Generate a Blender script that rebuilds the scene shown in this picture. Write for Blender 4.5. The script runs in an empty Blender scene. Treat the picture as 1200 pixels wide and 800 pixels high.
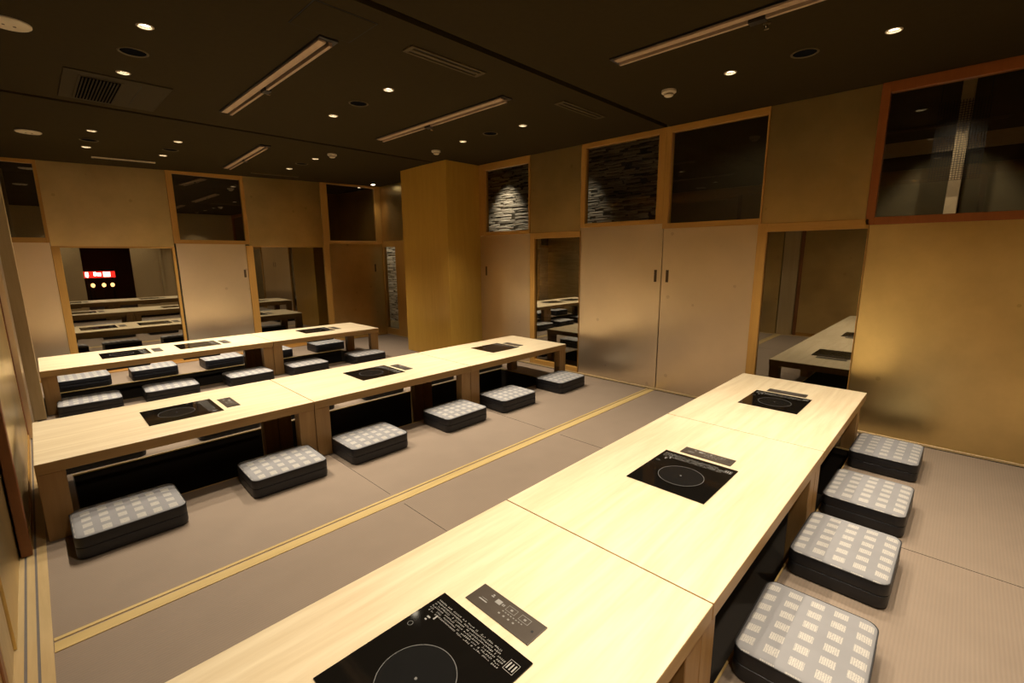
import bpy, bmesh, math, random
from mathutils import Vector, Matrix
random.seed(4)
scene = bpy.context.scene
C = scene.collection
PI = math.pi

# ------------------------------------------------------------------ sizes (metres)
W, ZC, ZT, YB, YF, XL = 4.40, 2.575, 0.413, 7.43, -0.90, -0.225
G1, G2 = 2.19, 5.12            # partition lines across the room


def ceil_z(x, y):
    """the rear bay of the ceiling dips slightly towards the far corner"""
    return ZC - (max(0.0, y - G2) / 2.31) * (0.14 - 0.0273 * max(x, -0.3))


# ------------------------------------------------------------------ materials
def new_mat(name):
    m = bpy.data.materials.new(name)
    m.use_nodes = True
    nt = m.node_tree
    for n in list(nt.nodes):
        nt.nodes.remove(n)
    out = nt.nodes.new('ShaderNodeOutputMaterial')
    return m, nt, out


def node(nt, kind, **kw):
    n = nt.nodes.new(kind)
    for k, v in kw.items():
        if k in n.inputs.keys():
            n.inputs[k].default_value = v
        else:
            setattr(n, k, v)
    return n


def principled(nt, out, **kw):
    p = nt.nodes.new('ShaderNodeBsdfPrincipled')
    for k, v in kw.items():
        p.inputs[k].default_value = v
    nt.links.new(p.outputs[0], out.inputs[0])
    return p


def rgb(c):
    return (c[0], c[1], c[2], 1.0)


def plain(name, col, rough=0.6, metal=0.0, noise=0.06, scale=30.0, spec=0.5):
    m, nt, out = new_mat(name)
    p = principled(nt, out, Roughness=rough, Metallic=metal)
    p.inputs['Specular IOR Level'].default_value = spec
    tc = nt.nodes.new('ShaderNodeTexCoord')
    nz = node(nt, 'ShaderNodeTexNoise', Scale=scale, Detail=3.0)
    nt.links.new(tc.outputs['Object'], nz.inputs['Vector'])
    r = nt.nodes.new('ShaderNodeValToRGB')
    r.color_ramp.elements[0].position = 0.3
    r.color_ramp.elements[1].position = 0.7
    r.color_ramp.elements[0].color = rgb([c * (1 - noise) for c in col])
    r.color_ramp.elements[1].color = rgb([min(1, c * (1 + noise)) for c in col])
    nt.links.new(nz.outputs['Fac'], r.inputs[0])
    nt.links.new(r.outputs[0], p.inputs['Base Color'])
    return m


def wood(name, light, dark, axis='X', rough=0.4, scale=1.0, contrast=1.0, spec=0.5):
    """straight to cathedral grain running along the given object axis"""
    m, nt, out = new_mat(name)
    p = principled(nt, out, Roughness=rough)
    p.inputs['Specular IOR Level'].default_value = spec
    tc = nt.nodes.new('ShaderNodeTexCoord')
    mp = nt.nodes.new('ShaderNodeMapping')
    s = {'X': (0.55, 7, 7), 'Y': (7, 0.55, 7), 'Z': (7, 7, 0.55)}[axis]
    mp.inputs['Scale'].default_value = [v * scale for v in s]
    oi = nt.nodes.new('ShaderNodeObjectInfo')
    add = node(nt, 'ShaderNodeVectorMath', operation='ADD')
    sc = node(nt, 'ShaderNodeVectorMath', operation='SCALE')
    sc.inputs['Scale'].default_value = 7.0
    nt.links.new(oi.outputs['Random'], sc.inputs[0])
    nt.links.new(tc.outputs['Object'], add.inputs[0])
    nt.links.new(sc.outputs[0], add.inputs[1])
    nt.links.new(add.outputs[0], mp.inputs['Vector'])
    big = node(nt, 'ShaderNodeTexNoise', Scale=0.55, Detail=2.0, Roughness=0.45)
    nt.links.new(mp.outputs[0], big.inputs['Vector'])
    mul = node(nt, 'ShaderNodeMath', operation='MULTIPLY')
    mul.inputs[1].default_value = 55.0
    nt.links.new(big.outputs['Fac'], mul.inputs[0])
    sn = node(nt, 'ShaderNodeMath', operation='SINE')
    nt.links.new(mul.outputs[0], sn.inputs[0])
    fine = node(nt, 'ShaderNodeTexNoise', Scale=9.0, Detail=4.0, Roughness=0.6)
    nt.links.new(mp.outputs[0], fine.inputs['Vector'])
    m1 = node(nt, 'ShaderNodeMath', operation='MULTIPLY_ADD')
    m1.inputs[1].default_value = 0.10 * contrast
    m1.inputs[2].default_value = 0.05
    nt.links.new(sn.outputs[0], m1.inputs[0])
    m2 = node(nt, 'ShaderNodeMath', operation='MULTIPLY_ADD')
    m2.inputs[1].default_value = 0.62
    nt.links.new(fine.outputs['Fac'], m2.inputs[0])
    nt.links.new(m1.outputs[0], m2.inputs[2])
    r = nt.nodes.new('ShaderNodeValToRGB')
    r.color_ramp.elements[0].position = 0.15
    r.color_ramp.elements[1].position = 0.75
    r.color_ramp.elements[0].color = rgb(light)
    r.color_ramp.elements[1].color = rgb(dark)
    nt.links.new(m2.outputs[0], r.inputs[0])
    nt.links.new(r.outputs[0], p.inputs['Base Color'])
    return m


def gold_leaf(name, col, rough=0.34, metal=0.75, var=0.10):
    m, nt, out = new_mat(name)
    p = principled(nt, out, Roughness=rough, Metallic=metal)
    tc = nt.nodes.new('ShaderNodeTexCoord')
    nz = node(nt, 'ShaderNodeTexNoise', Scale=2.2, Detail=5.0, Roughness=0.6)
    nt.links.new(tc.outputs['Object'], nz.inputs['Vector'])
    r = nt.nodes.new('ShaderNodeValToRGB')
    r.color_ramp.elements[0].position = 0.32
    r.color_ramp.elements[1].position = 0.68
    r.color_ramp.elements[0].color = rgb([c * (1 - var) for c in col])
    r.color_ramp.elements[1].color = rgb([min(1, c * (1 + var)) for c in col])
    nt.links.new(nz.outputs['Fac'], r.inputs[0])
    # small worn flecks, sparse cells only
    vo = node(nt, 'ShaderNodeTexVoronoi', Scale=4.0)
    nt.links.new(tc.outputs['Object'], vo.inputs['Vector'])
    lt = node(nt, 'ShaderNodeMath', operation='LESS_THAN')
    lt.inputs[1].default_value = 0.075
    nt.links.new(vo.outputs['Distance'], lt.inputs[0])
    k = node(nt, 'ShaderNodeMath', operation='MULTIPLY')
    k.inputs[1].default_value = 0.3
    nt.links.new(lt.outputs[0], k.inputs[0])
    mx = nt.nodes.new('ShaderNodeMix')
    mx.data_type = 'RGBA'
    nt.links.new(k.outputs[0], mx.inputs[0])
    nt.links.new(r.outputs[0], mx.inputs[6])
    mx.inputs[7].default_value = rgb([col[0] * .55, col[1] * .45, col[2] * .35])
    nt.links.new(mx.outputs[2], p.inputs['Base Color'])
    rr = node(nt, 'ShaderNodeMath', operation='MULTIPLY_ADD')
    rr.inputs[1].default_value = 0.06
    rr.inputs[2].default_value = rough - 0.03
    nt.links.new(nz.outputs['Fac'], rr.inputs[0])
    nt.links.new(rr.outputs[0], p.inputs['Roughness'])
    return m


def glass_pane(name, refl=0.16, tint=(.62, .58, .46), gcol=(.95, .9, .78)):
    """smoked pane that mirrors part of the room and lets the rest through"""
    m, nt, out = new_mat(name)
    t = node(nt, 'ShaderNodeBsdfTransparent', Color=rgb(tint))
    g = node(nt, 'ShaderNodeBsdfGlossy', Color=rgb(gcol), Roughness=0.0)
    lw = node(nt, 'ShaderNodeFresnel', IOR=1.5)
    ma = node(nt, 'ShaderNodeMath', operation='ADD')
    ma.inputs[1].default_value = refl
    nt.links.new(lw.outputs[0], ma.inputs[0])
    mx = nt.nodes.new('ShaderNodeMixShader')
    geo = nt.nodes.new('ShaderNodeNewGeometry')
    inv = node(nt, 'ShaderNodeMath', operation='SUBTRACT')     # mirror coat only on the outer face
    inv.inputs[0].default_value = 1.0
    nt.links.new(geo.outputs['Backfacing'], inv.inputs[1])
    fm = node(nt, 'ShaderNodeMath', operation='MULTIPLY')
    nt.links.new(ma.outputs[0], fm.inputs[0])
    nt.links.new(inv.outputs[0], fm.inputs[1])
    nt.links.new(fm.outputs[0], mx.inputs[0])
    nt.links.new(t.outputs[0], mx.inputs[1])
    nt.links.new(g.outputs[0], mx.inputs[2])
    nt.links.new(mx.outputs[0], out.inputs[0])
    return m


def emitter(name, col, strength):
    m, nt, out = new_mat(name)
    e = node(nt, 'ShaderNodeEmission', Color=rgb(col), Strength=strength)
    nt.links.new(e.outputs[0], out.inputs[0])
    return m


def tatami(name, col, rib_axis):
    """woven igusa mat: fine parallel ribs"""
    m, nt, out = new_mat(name)
    p = principled(nt, out, Roughness=0.62)
    p.inputs['Specular IOR Level'].default_value = 0.35
    tc = nt.nodes.new('ShaderNodeTexCoord')
    sp = nt.nodes.new('ShaderNodeSeparateXYZ')
    nt.links.new(tc.outputs['Object'], sp.inputs[0])
    nz = node(nt, 'ShaderNodeTexNoise', Scale=5.0, Detail=3.0)
    nt.links.new(tc.outputs['Object'], nz.inputs['Vector'])
    mm = node(nt, 'ShaderNodeMath', operation='MULTIPLY')
    mm.inputs[1].default_value = 2 * PI / 0.0125
    nt.links.new(sp.outputs['Y' if rib_axis == 'X' else 'X'], mm.inputs[0])
    sn = node(nt, 'ShaderNodeMath', operation='SINE')
    nt.links.new(mm.outputs[0], sn.inputs[0])
    a = node(nt, 'ShaderNodeMath', operation='MULTIPLY_ADD')
    a.inputs[1].default_value = 0.07
    nt.links.new(sn.outputs[0], a.inputs[0])
    hf = node(nt, 'ShaderNodeMath', operation='MULTIPLY_ADD')
    hf.inputs[1].default_value = 0.35
    hf.inputs[2].default_value = 0.33
    nt.links.new(nz.outputs['Fac'], hf.inputs[0])
    nt.links.new(hf.outputs[0], a.inputs[2])
    r = nt.nodes.new('ShaderNodeValToRGB')
    r.color_ramp.elements[0].position = 0.2
    r.color_ramp.elements[1].position = 0.8
    r.color_ramp.elements[0].color = rgb([c * .84 for c in col])
    r.color_ramp.elements[1].color = rgb([c * 1.14 for c in col])
    nt.links.new(a.outputs[0], r.inputs[0])
    nt.links.new(r.outputs[0], p.inputs['Base Color'])
    b = node(nt, 'ShaderNodeBump', Strength=0.15, Distance=0.002)
    nt.links.new(sn.outputs[0], b.inputs['Height'])
    nt.links.new(b.outputs[0], p.inputs['Normal'])
    return m


def cushion_cloth(name, base, patch):
    """grey cloth printed with a grid of small hatched rectangles"""
    m, nt, out = new_mat(name)
    p = principled(nt, out, Roughness=0.85)
    p.inputs['Specular IOR Level'].default_value = 0.2
    tc = nt.nodes.new('ShaderNodeTexCoord')
    sp = nt.nodes.new('ShaderNodeSeparateXYZ')
    nt.links.new(tc.outputs['Object'], sp.inputs[0])

    def M(op, a, b=None, c=None):
        n = node(nt, 'ShaderNodeMath', operation=op)
        for i, v in enumerate((a, b, c)):
            if v is None:
                continue
            if isinstance(v, (int, float)):
                n.inputs[i].default_value = v
            else:
                nt.links.new(v, n.inputs[i])
        return n.outputs[0]

    fx = M('FRACT', M('MULTIPLY_ADD', sp.outputs['X'], 1 / 0.066, 20.0))
    fy = M('FRACT', M('MULTIPLY_ADD', sp.outputs['Y'], 1 / 0.072, 20.5))
    ax = M('LESS_THAN', M('ABSOLUTE', M('SUBTRACT', fx, 0.5)), 0.27)
    ay = M('LESS_THAN', M('ABSOLUTE', M('SUBTRACT', fy, 0.5)), 0.29)
    box = M('MULTIPLY', ax, ay)
    nz = node(nt, 'ShaderNodeTexNoise', Scale=160.0, Detail=1.0)
    nt.links.new(tc.outputs['Object'], nz.inputs['Vector'])
    st = M('SINE', M('MULTIPLY_ADD', nz.outputs['Fac'], 9.0, M('MULTIPLY', sp.outputs['Y'], 2 * PI / 0.0062)))
    st = M('MULTIPLY_ADD', st, 0.35, 0.62)
    fac = M('MULTIPLY', box, st)
    n2 = node(nt, 'ShaderNodeTexNoise', Scale=9.0, Detail=3.0)
    nt.links.new(tc.outputs['Object'], n2.inputs['Vector'])
    r = nt.nodes.new('ShaderNodeValToRGB')
    r.color_ramp.elements[0].color = rgb([c * .88 for c in base])
    r.color_ramp.elements[1].color = rgb([c * 1.1 for c in base])
    nt.links.new(n2.outputs['Fac'], r.inputs[0])
    mx = nt.nodes.new('ShaderNodeMix')
    mx.data_type = 'RGBA'
    nt.links.new(fac, mx.inputs[0])
    nt.links.new(r.outputs[0], mx.inputs[6])
    mx.inputs[7].default_value = rgb(patch)
    nt.links.new(mx.outputs[2], p.inputs['Base Color'])
    return m


def stone_courses(name):
    """pale split-face stone in thin irregular courses"""
    m, nt, out = new_mat(name)
    p = principled(nt, out, Roughness=0.75)
    tc = nt.nodes.new('ShaderNodeTexCoord')
    sp = nt.nodes.new('ShaderNodeSeparateXYZ')
    nt.links.new(tc.outputs['Object'], sp.inputs[0])
    cb = nt.nodes.new('ShaderNodeCombineXYZ')
    nt.links.new(sp.outputs['Y'], cb.inputs['X'])
    nt.links.new(sp.outputs['Z'], cb.inputs['Y'])
    nw = node(nt, 'ShaderNodeTexNoise', Scale=3.0, Detail=2.0)
    nt.links.new(tc.outputs['Object'], nw.inputs['Vector'])
    wa = node(nt, 'ShaderNodeVectorMath', operation='MULTIPLY_ADD')
    nt.links.new(nw.outputs['Color'], wa.inputs[0])
    wa.inputs[1].default_value = (.10, .02, 0)
    nt.links.new(cb.outputs[0], wa.inputs[2])
    mp = nt.nodes.new('ShaderNodeMapping')
    mp.inputs['Scale'].default_value = (4.5, 38.0, 1.0)
    nt.links.new(wa.outputs[0], mp.inputs['Vector'])
    vc = node(nt, 'ShaderNodeTexVoronoi', Scale=1.0)
    vc.voronoi_dimensions = '2D'
    vc.distance = 'CHEBYCHEV'
    nt.links.new(mp.outputs[0], vc.inputs['Vector'])
    sx = nt.nodes.new('ShaderNodeSeparateXYZ')
    nt.links.new(vc.outputs['Color'], sx.inputs[0])
    r = nt.nodes.new('ShaderNodeValToRGB')
    r.color_ramp.elements[0].color = (.20, .185, .155, 1)
    r.color_ramp.elements[1].color = (.74, .70, .62, 1)
    nt.links.new(sx.outputs[0], r.inputs[0])
    dk = node(nt, 'ShaderNodeMath', operation='GREATER_THAN')
    dk.inputs[1].default_value = 0.52
    nt.links.new(vc.outputs['Distance'], dk.inputs[0])
    mx = nt.nodes.new('ShaderNodeMix')
    mx.data_type = 'RGBA'
    nt.links.new(dk.outputs[0], mx.inputs[0])
    nt.links.new(r.outputs[0], mx.inputs[6])
    mx.inputs[7].default_value = (.06, .055, .045, 1)
    nt.links.new(mx.outputs[2], p.inputs['Base Color'])
    nz = node(nt, 'ShaderNodeTexNoise', Scale=22.0, Detail=5.0)
    nt.links.new(tc.outputs['Object'], nz.inputs['Vector'])
    h1 = node(nt, 'ShaderNodeMath', operation='MULTIPLY_ADD')
    h1.inputs[1].default_value = 0.6
    nt.links.new(nz.outputs['Fac'], h1.inputs[0])
    nt.links.new(sx.outputs[1], h1.inputs[2])
    ad = node(nt, 'ShaderNodeMath', operation='SUBTRACT')
    nt.links.new(h1.outputs[0], ad.inputs[0])
    nt.links.new(vc.outputs['Distance'], ad.inputs[1])
    b = node(nt, 'ShaderNodeBump', Strength=1.0, Distance=0.03)
    nt.links.new(ad.outputs[0], b.inputs['Height'])
    nt.links.new(b.outputs[0], p.inputs['Normal'])
    return m


M = dict(
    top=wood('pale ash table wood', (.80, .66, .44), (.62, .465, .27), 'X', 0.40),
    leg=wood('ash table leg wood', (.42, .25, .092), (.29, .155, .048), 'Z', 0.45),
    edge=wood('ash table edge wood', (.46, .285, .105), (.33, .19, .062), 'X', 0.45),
    redframe=wood('red brown window frame', (.34, .105, .022), (.24, .07, .014), 'Z', 0.4, contrast=.5),
    wallfront=plain('honey plaster', (.62, .45, .23), .7),
    baffle=plain('matt black baffle', (.004, .0035, .003), .9, spec=0.0),
    frame=wood('honey wood frame', (.56, .30, .07), (.42, .205, .04), 'Z', 0.4, contrast=.5),
    railw=wood('honey wood rail', (.56, .30, .07), (.42, .205, .04), 'Y', 0.4, contrast=.5),
    railx=wood('honey wood cross rail', (.56, .30, .07), (.42, .205, .04), 'X', 0.4, contrast=.5),
    redwood=wood('reddish brown stile wood', (.30, .115, .035), (.20, .07, .02), 'Z', 0.45),
    sill=wood('pale sill wood', (.60, .43, .21), (.45, .30, .13), 'Y', 0.45),
    sillx=wood('pale strip wood', (.60, .43, .17), (.45, .30, .10), 'X', 0.5),
    post=wood('pale post wood', (.66, .50, .27), (.52, .37, .17), 'Z', 0.45),
    column=wood('amber column veneer', (.58, .33, .055), (.47, .25, .035), 'Z', 0.36, scale=.8, contrast=.6),
    gold=gold_leaf('gold leaf paper', (.75, .575, .26), rough=.31, metal=.95),
    golddoor=gold_leaf('champagne gold door paper', (.84, .69, .49), rough=.33, metal=.92, var=.04),
    ceiling=plain('dark umber ceiling paint', (.034, .0235, .0075), .85, spec=.1),
    groove=plain('black groove', (.006, .005, .004), .8),
    ceilpanel=plain('umber painted metal', (.036, .0255, .009), .8, spec=.2),
    ventframe=plain('umber vent frame', (.085, .06, .024), .6, spec=.2),
    black=plain('black steel', (.010, .009, .008), .4),
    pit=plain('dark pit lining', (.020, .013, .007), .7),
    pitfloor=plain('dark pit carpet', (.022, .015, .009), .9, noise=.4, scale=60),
    beige=plain('beige enamel', (.47, .335, .225), .5),
    white=plain('ivory plastic', (.66, .57, .42), .45),
    chrome=plain('polished reflector', (.75, .70, .60), .2, metal=1.0),
    tat_x=tatami('tatami ribbed along the tables', (.275, .205, .148), 'X'),
    cloth=cushion_cloth('printed grey cushion cloth', (.285, .275, .275), (.55, .505, .44)),
    vinyl=plain('black cushion leatherette', (.0105, .0105, .0135), .45, noise=.2, scale=40),
    piping=plain('black piping', (.028, .027, .028), .5),
    ceramic=plain('black ceramic glass', (.006, .005, .004), .06, noise=.05),
    zone=plain('dark heating zone print', (.009, .0085, .008), .18),
    print_=plain('pale grey print', (.28, .265, .24), .6),
    ringp=plain('grey ring print', (.13, .125, .115), .5),
    panelplate=plain('bronze control plate', (.085, .066, .050), .35, metal=.3),
    rail_metal=plain('grey track groove', (.16, .14, .13), .5),
    handle=plain('dark brown recessed pull', (.085, .045, .014), .5),
    stone=stone_courses('split stone courses'),
    corridor=plain('corridor dark plaster', (.085, .068, .030), .8),
    screenbar=plain('pale slender post', (.62, .48, .30), .5),
    pane=glass_pane('smoked mirror glass', refl=.26, tint=(.42, .39, .31)),
    pane_clear=glass_pane('clear dark glass', refl=.05, tint=(.88, .85, .78)),
    lamp=emitter('lit downlight lens', (1, .88, .68), 14),
    lamp_deep=emitter('deep lit lens', (1, .86, .64), 8),
    red=emitter('lit red sign face', (1, .03, .02), 4),
    signwhite=emitter('lit white sign blocks', (1, .93, .88), 16),
    lantern=emitter('lit amber lantern', (1, .45, .16), 10),
)


# ------------------------------------------------------------------ mesh helpers
class MB:
    """collects shapes and links them as one mesh object"""

    def __init__(self):
        self.bm = bmesh.new()

    def box(self, x0, x1, y0, y1, z0, z1, bev=0.0, seg=2):
        x0, x1 = min(x0, x1), max(x0, x1)
        y0, y1 = min(y0, y1), max(y0, y1)
        z0, z1 = min(z0, z1), max(z0, z1)
        b = bmesh.new()
        bmesh.ops.create_cube(b, size=1.0)
        for v in b.verts:
            v.co = Vector(((x0 + x1) / 2 + v.co.x * (x1 - x0), (y0 + y1) / 2 + v.co.y * (y1 - y0), (z0 + z1) / 2 + v.co.z * (z1 - z0)))
        if bev:
            bmesh.ops.bevel(b, geom=list(b.edges), offset=bev, segments=seg, profile=0.5, affect='EDGES')
        self.merge(b)
        return self

    def merge(self, b):
        me = bpy.data.meshes.new('t')
        b.to_mesh(me)
        b.free()
        self.bm.from_mesh(me)
        bpy.data.meshes.remove(me)

    def hexa(self, pts):
        """8 corners: 4 bottom ccw, 4 top ccw"""
        v = [self.bm.verts.new(p) for p in pts]
        for f in ((3, 2, 1, 0), (4, 5, 6, 7), (0, 1, 5, 4), (1, 2, 6, 5), (2, 3, 7, 6), (3, 0, 4, 7)):
            self.bm.faces.new([v[i] for i in f])
        return self

    def lathe(self, cx, cy, prof, seg=40, cap0=True, cap1=True):
        """prof: list of (r, z)"""
        rings = []
        for r, z in prof:
            rings.append([self.bm.verts.new((cx + r * math.cos(2 * PI * k / seg), cy + r * math.sin(2 * PI * k / seg), z)) for k in range(seg)])
        for a, b in zip(rings, rings[1:]):
            for k in range(seg):
                self.bm.faces.new((a[k], a[(k + 1) % seg], b[(k + 1) % seg], b[k]))
        if cap0:
            self.bm.faces.new(list(reversed(rings[0])))
        if cap1:
            self.bm.faces.new(rings[-1])
        return self

    def stack(self, layers, seg=6, cap=True):
        """layers: list of (hx, hy, corner, z): rounded rectangles piled up, capped at both ends"""
        rings = []
        for hx, hy, c, z in layers:
            ring = []
            for sx, sy, a0 in ((1, 1, 0), (-1, 1, PI / 2), (-1, -1, PI), (1, -1, 1.5 * PI)):
                for k in range(seg + 1):
                    a = a0 + k / seg * PI / 2
                    ring.append(self.bm.verts.new((sx * (hx - c) + c * math.cos(a), sy * (hy - c) + c * math.sin(a), z)))
            rings.append(ring)
        n = len(rings[0])
        for a, b in zip(rings, rings[1:]):
            for k in range(n):
                self.bm.faces.new((a[k], a[(k + 1) % n], b[(k + 1) % n], b[k]))
        if cap:
            self.bm.faces.new(list(reversed(rings[0])))
            self.bm.faces.new(rings[-1])
        return self

    def tube(self, pts, r, seg=8, closed=False):
        n = len(pts)
        rings = []
        for i, p in enumerate(pts):
            p = Vector(p)
            a = Vector(pts[(i - 1) % n] if closed or i else pts[0])
            b = Vector(pts[(i + 1) % n] if closed or i < n - 1 else pts[-1])
            t = (b - a).normalized()
            u = t.cross(Vector((0, 0, 1)))
            if u.length < 1e-4:
                u = Vector((1, 0, 0))
            u.normalize()
            w = t.cross(u)
            rings.append([self.bm.verts.new(p + r * (u * math.cos(2 * PI * k / seg) + w * math.sin(2 * PI * k / seg))) for k in range(seg)])
        m = n if closed else n - 1
        for i in range(m):
            a, b = rings[i], rings[(i + 1) % n]
            for k in range(seg):
                self.bm.faces.new((a[k], a[(k + 1) % seg], b[(k + 1) % seg], b[k]))
        if not closed:
            self.bm.faces.new(list(reversed(rings[0])))
            self.bm.faces.new(rings[-1])
        return self

    def build(self, name, mat, parent=None, smooth=False, loc=None):
        bmesh.ops.recalc_face_normals(self.bm, faces=list(self.bm.faces))
        me = bpy.data.meshes.new(name)
        self.bm.to_mesh(me)
        self.bm.free()
        me.materials.append(mat)
        if smooth:
            for p in me.polygons:
                p.use_smooth = True
            me.set_sharp_from_angle(angle=math.radians(40))
        o = bpy.data.objects.new(name, me)
        C.objects.link(o)
        if loc:
            o.location = loc
        if parent:
            o.parent = parent
        return o


def tag(o, label=None, cat=None, group=None, kind=None):
    if label:
        o['label'] = label
    if cat:
        o['category'] = cat
    if group:
        o['group'] = group
    if kind:
        o['kind'] = kind
    return o


def empty(name, loc=(0, 0, 0)):
    o = bpy.data.objects.new(name, None)
    o.empty_display_size = 0.1
    C.objects.link(o)
    o.location = loc
    return o


def copy_tree(o, parent=None):
    c = o.copy()
    C.objects.link(c)
    if parent:
        c.parent = parent
    for ch in list(o.children):
        copy_tree(ch, c)
    return c


def struct(o, label, cat):
    return tag(o, label, cat, kind='structure')


# ------------------------------------------------------------------ floor, pits, strips
# pits (x0, x1, y0, y1): leg wells under each table row
PITS = [(-0.60, 3.95, 0.425, 1.155), (0.02, 3.95, 3.205, 4.03), (0.06, 3.14, 5.86, 6.66)]
PD = -0.40
fl = MB()
FX0, FX1 = -0.60, W + 0.02


def floor_rect(mb, x0, x1, y0, y1):
    mb.box(x0, x1, y0, y1, -0.05, 0.0)


edges = [YF, PITS[0][2], PITS[0][3], PITS[1][2], PITS[1][3], PITS[2][2], PITS[2][3], YB + .1]
for i in range(len(edges) - 1):
    y0, y1 = edges[i], edges[i + 1]
    if i % 2 == 0:
        floor_rect(fl, FX0, FX1, y0, y1)
    else:
        p = PITS[i // 2]
        if p[0] > FX0 + 1e-3:
            floor_rect(fl, FX0, p[0], y0, y1)
        floor_rect(fl, p[1], FX1, y0, y1)
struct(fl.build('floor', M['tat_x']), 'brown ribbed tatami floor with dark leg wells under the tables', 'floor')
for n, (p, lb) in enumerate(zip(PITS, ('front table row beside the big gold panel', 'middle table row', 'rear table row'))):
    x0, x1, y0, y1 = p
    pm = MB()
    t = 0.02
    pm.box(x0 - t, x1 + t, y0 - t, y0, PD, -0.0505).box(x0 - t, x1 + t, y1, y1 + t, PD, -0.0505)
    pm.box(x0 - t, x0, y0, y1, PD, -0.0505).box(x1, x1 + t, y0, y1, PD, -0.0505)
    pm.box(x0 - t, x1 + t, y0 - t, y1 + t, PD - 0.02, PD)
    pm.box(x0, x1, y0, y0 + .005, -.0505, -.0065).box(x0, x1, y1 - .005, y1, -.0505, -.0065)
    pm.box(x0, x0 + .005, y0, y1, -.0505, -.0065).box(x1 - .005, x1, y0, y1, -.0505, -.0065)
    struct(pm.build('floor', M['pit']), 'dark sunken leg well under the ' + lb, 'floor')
    em = MB()
    e = 0.007
    em.box(x0, x1, y0, y0 + e, -0.006, 0.003).box(x0, x1, y1 - e, y1, -0.006, 0.003)
    em.box(x1 - e, x1, y0 + e, y1 - e, -0.006, 0.003)
    struct(em.build('trim_%d' % (1 + n), M['sillx']), 'thin pale wood lip around the leg well of the ' + lb, 'trim')

n_trim = 4
for y, lb in ((G1, 'in front of the middle table row'), (G2, 'between the middle and rear table rows')):
    tm = MB()
    tm.box(-0.12, W - .025, y - 0.006, y + 0.054, 0.0, 0.004, .001)
    tm.box(-0.12, W - .025, y + 0.066, y + 0.084, 0.0, 0.004, .001)
    struct(tm.build('trim_%d' % n_trim, M['sillx']), 'pale wood partition track strip across the tatami ' + lb, 'trim')
    n_trim += 1
# mat joints
jm = MB()
for x in (1.32, 2.75):
    for y0, y1 in ((YF, .40), (1.30, G1 - .04), (G1 + .11, 3.19), (4.05, G2 - .04)):
        jm.box(x - .0009, x + .0009, y0, y1, -0.001, 0.0012)
struct(jm.build('trim_%d' % n_trim, M['pit']), 'thin dark joints between the tatami mats', 'trim')
n_trim += 1

# ------------------------------------------------------------------ ceiling with true recesses
DL = []   # lit downlights (x, y, row, which)
ROW_M = 'middle table row'
LIGHTS_BRIGHT = [(0.595, 3.22), (0.605, 4.09), (1.99, 3.16), (1.995, 4.05), (3.375, 3.12), (3.375, 3.98),
                 (0.578, 5.894), (0.580, 6.563), (1.23, 5.88), (1.22, 6.584), (2.605, 5.832), (2.582, 6.584),
                 (3.415, 1.285), (3.425, .441), (1.99, 1.285), (1.99, .441), (.60, 1.285), (.60, .441), (1.99, -.36), (.60, -.36), (3.415, -.36)]  # negative-y ones: unseen, added to brighten doorway wall, gold panel and floor
LIGHTS_DARK = [(0.601, 3.655), (1.99, 3.60), (3.36, 3.545), (0.581, 6.262), (1.235, 6.275), (2.59, 6.20),
               (3.415, .857), (1.99, .857), (.60, .857)]
R_B, R_D = 0.031, 0.066


def slab(x0, x1, y0, y1, th=0.12):
    nx, ny = (12, 8) if y1 > G2 + .5 else (1, 1)
    m = MB()
    lo, hi = [], []
    for j in range(ny + 1):
        y = y0 + (y1 - y0) * j / ny
        lo.append([m.bm.verts.new((x0 + (x1 - x0) * i / nx, y, ceil_z(x0 + (x1 - x0) * i / nx, y))) for i in range(nx + 1)])
        hi.append([m.bm.verts.new((x0 + (x1 - x0) * i / nx, y, ZC + th)) for i in range(nx + 1)])
    q = m.bm.faces.new
    for j in range(ny):
        for i in range(nx):
            q((lo[j][i], lo[j + 1][i], lo[j + 1][i + 1], lo[j][i + 1]))
            q((hi[j][i], hi[j][i + 1], hi[j + 1][i + 1], hi[j + 1][i]))
    for i in range(nx):
        q((lo[0][i], lo[0][i + 1], hi[0][i + 1], hi[0][i]))
        q((lo[ny][i + 1], lo[ny][i], hi[ny][i], hi[ny][i + 1]))
    for j in range(ny):
        q((lo[j + 1][0], lo[j][0], hi[j][0], hi[j + 1][0]))
        q((lo[j][nx], lo[j + 1][nx], hi[j + 1][nx], hi[j][nx]))
    return m


GW = 0.028
bays = [(YF - .1, G1 - GW, 'front bay'), (G1 + GW, G2 - GW, 'middle bay'), (G2 + GW, YB + .12, 'rear bay')]
cut = MB()
for (x, y) in LIGHTS_BRIGHT:
    cut.lathe(x, y, [(R_B, ZC - .3), (R_B, ZC + .07)], 24)
for (x, y) in LIGHTS_DARK:
    cut.lathe(x, y, [(R_D, ZC - .3), (R_D, ZC + .095)], 32)
cutter = cut.build('cutter', M['black'])
for y0, y1, lb in bays:
    o = slab(-0.62, W + .02, y0, y1).build('ceiling', M['ceiling'])
    md = o.modifiers.new('holes', 'BOOLEAN')
    md.operation = 'DIFFERENCE'
    md.solver = 'EXACT'
    md.object = cutter
    dg = bpy.context.evaluated_depsgraph_get()
    me = bpy.data.meshes.new_from_object(o.evaluated_get(dg))
    o.modifiers.clear()
    o.data = me
    struct(o, 'dark brown painted ceiling of the ' + lb, 'ceiling')
bpy.data.objects.remove(cutter)
for y, lb in ((G1, 'front'), (G2, 'rear')):
    gm = MB().box(-0.62, W + .02, y - GW, y + GW, ZC + .05, ZC + .12)
    struct(gm.build('trim_%d' % n_trim, M['groove']), 'black partition groove across the ceiling, %s one' % lb, 'trim')
    n_trim += 1

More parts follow.
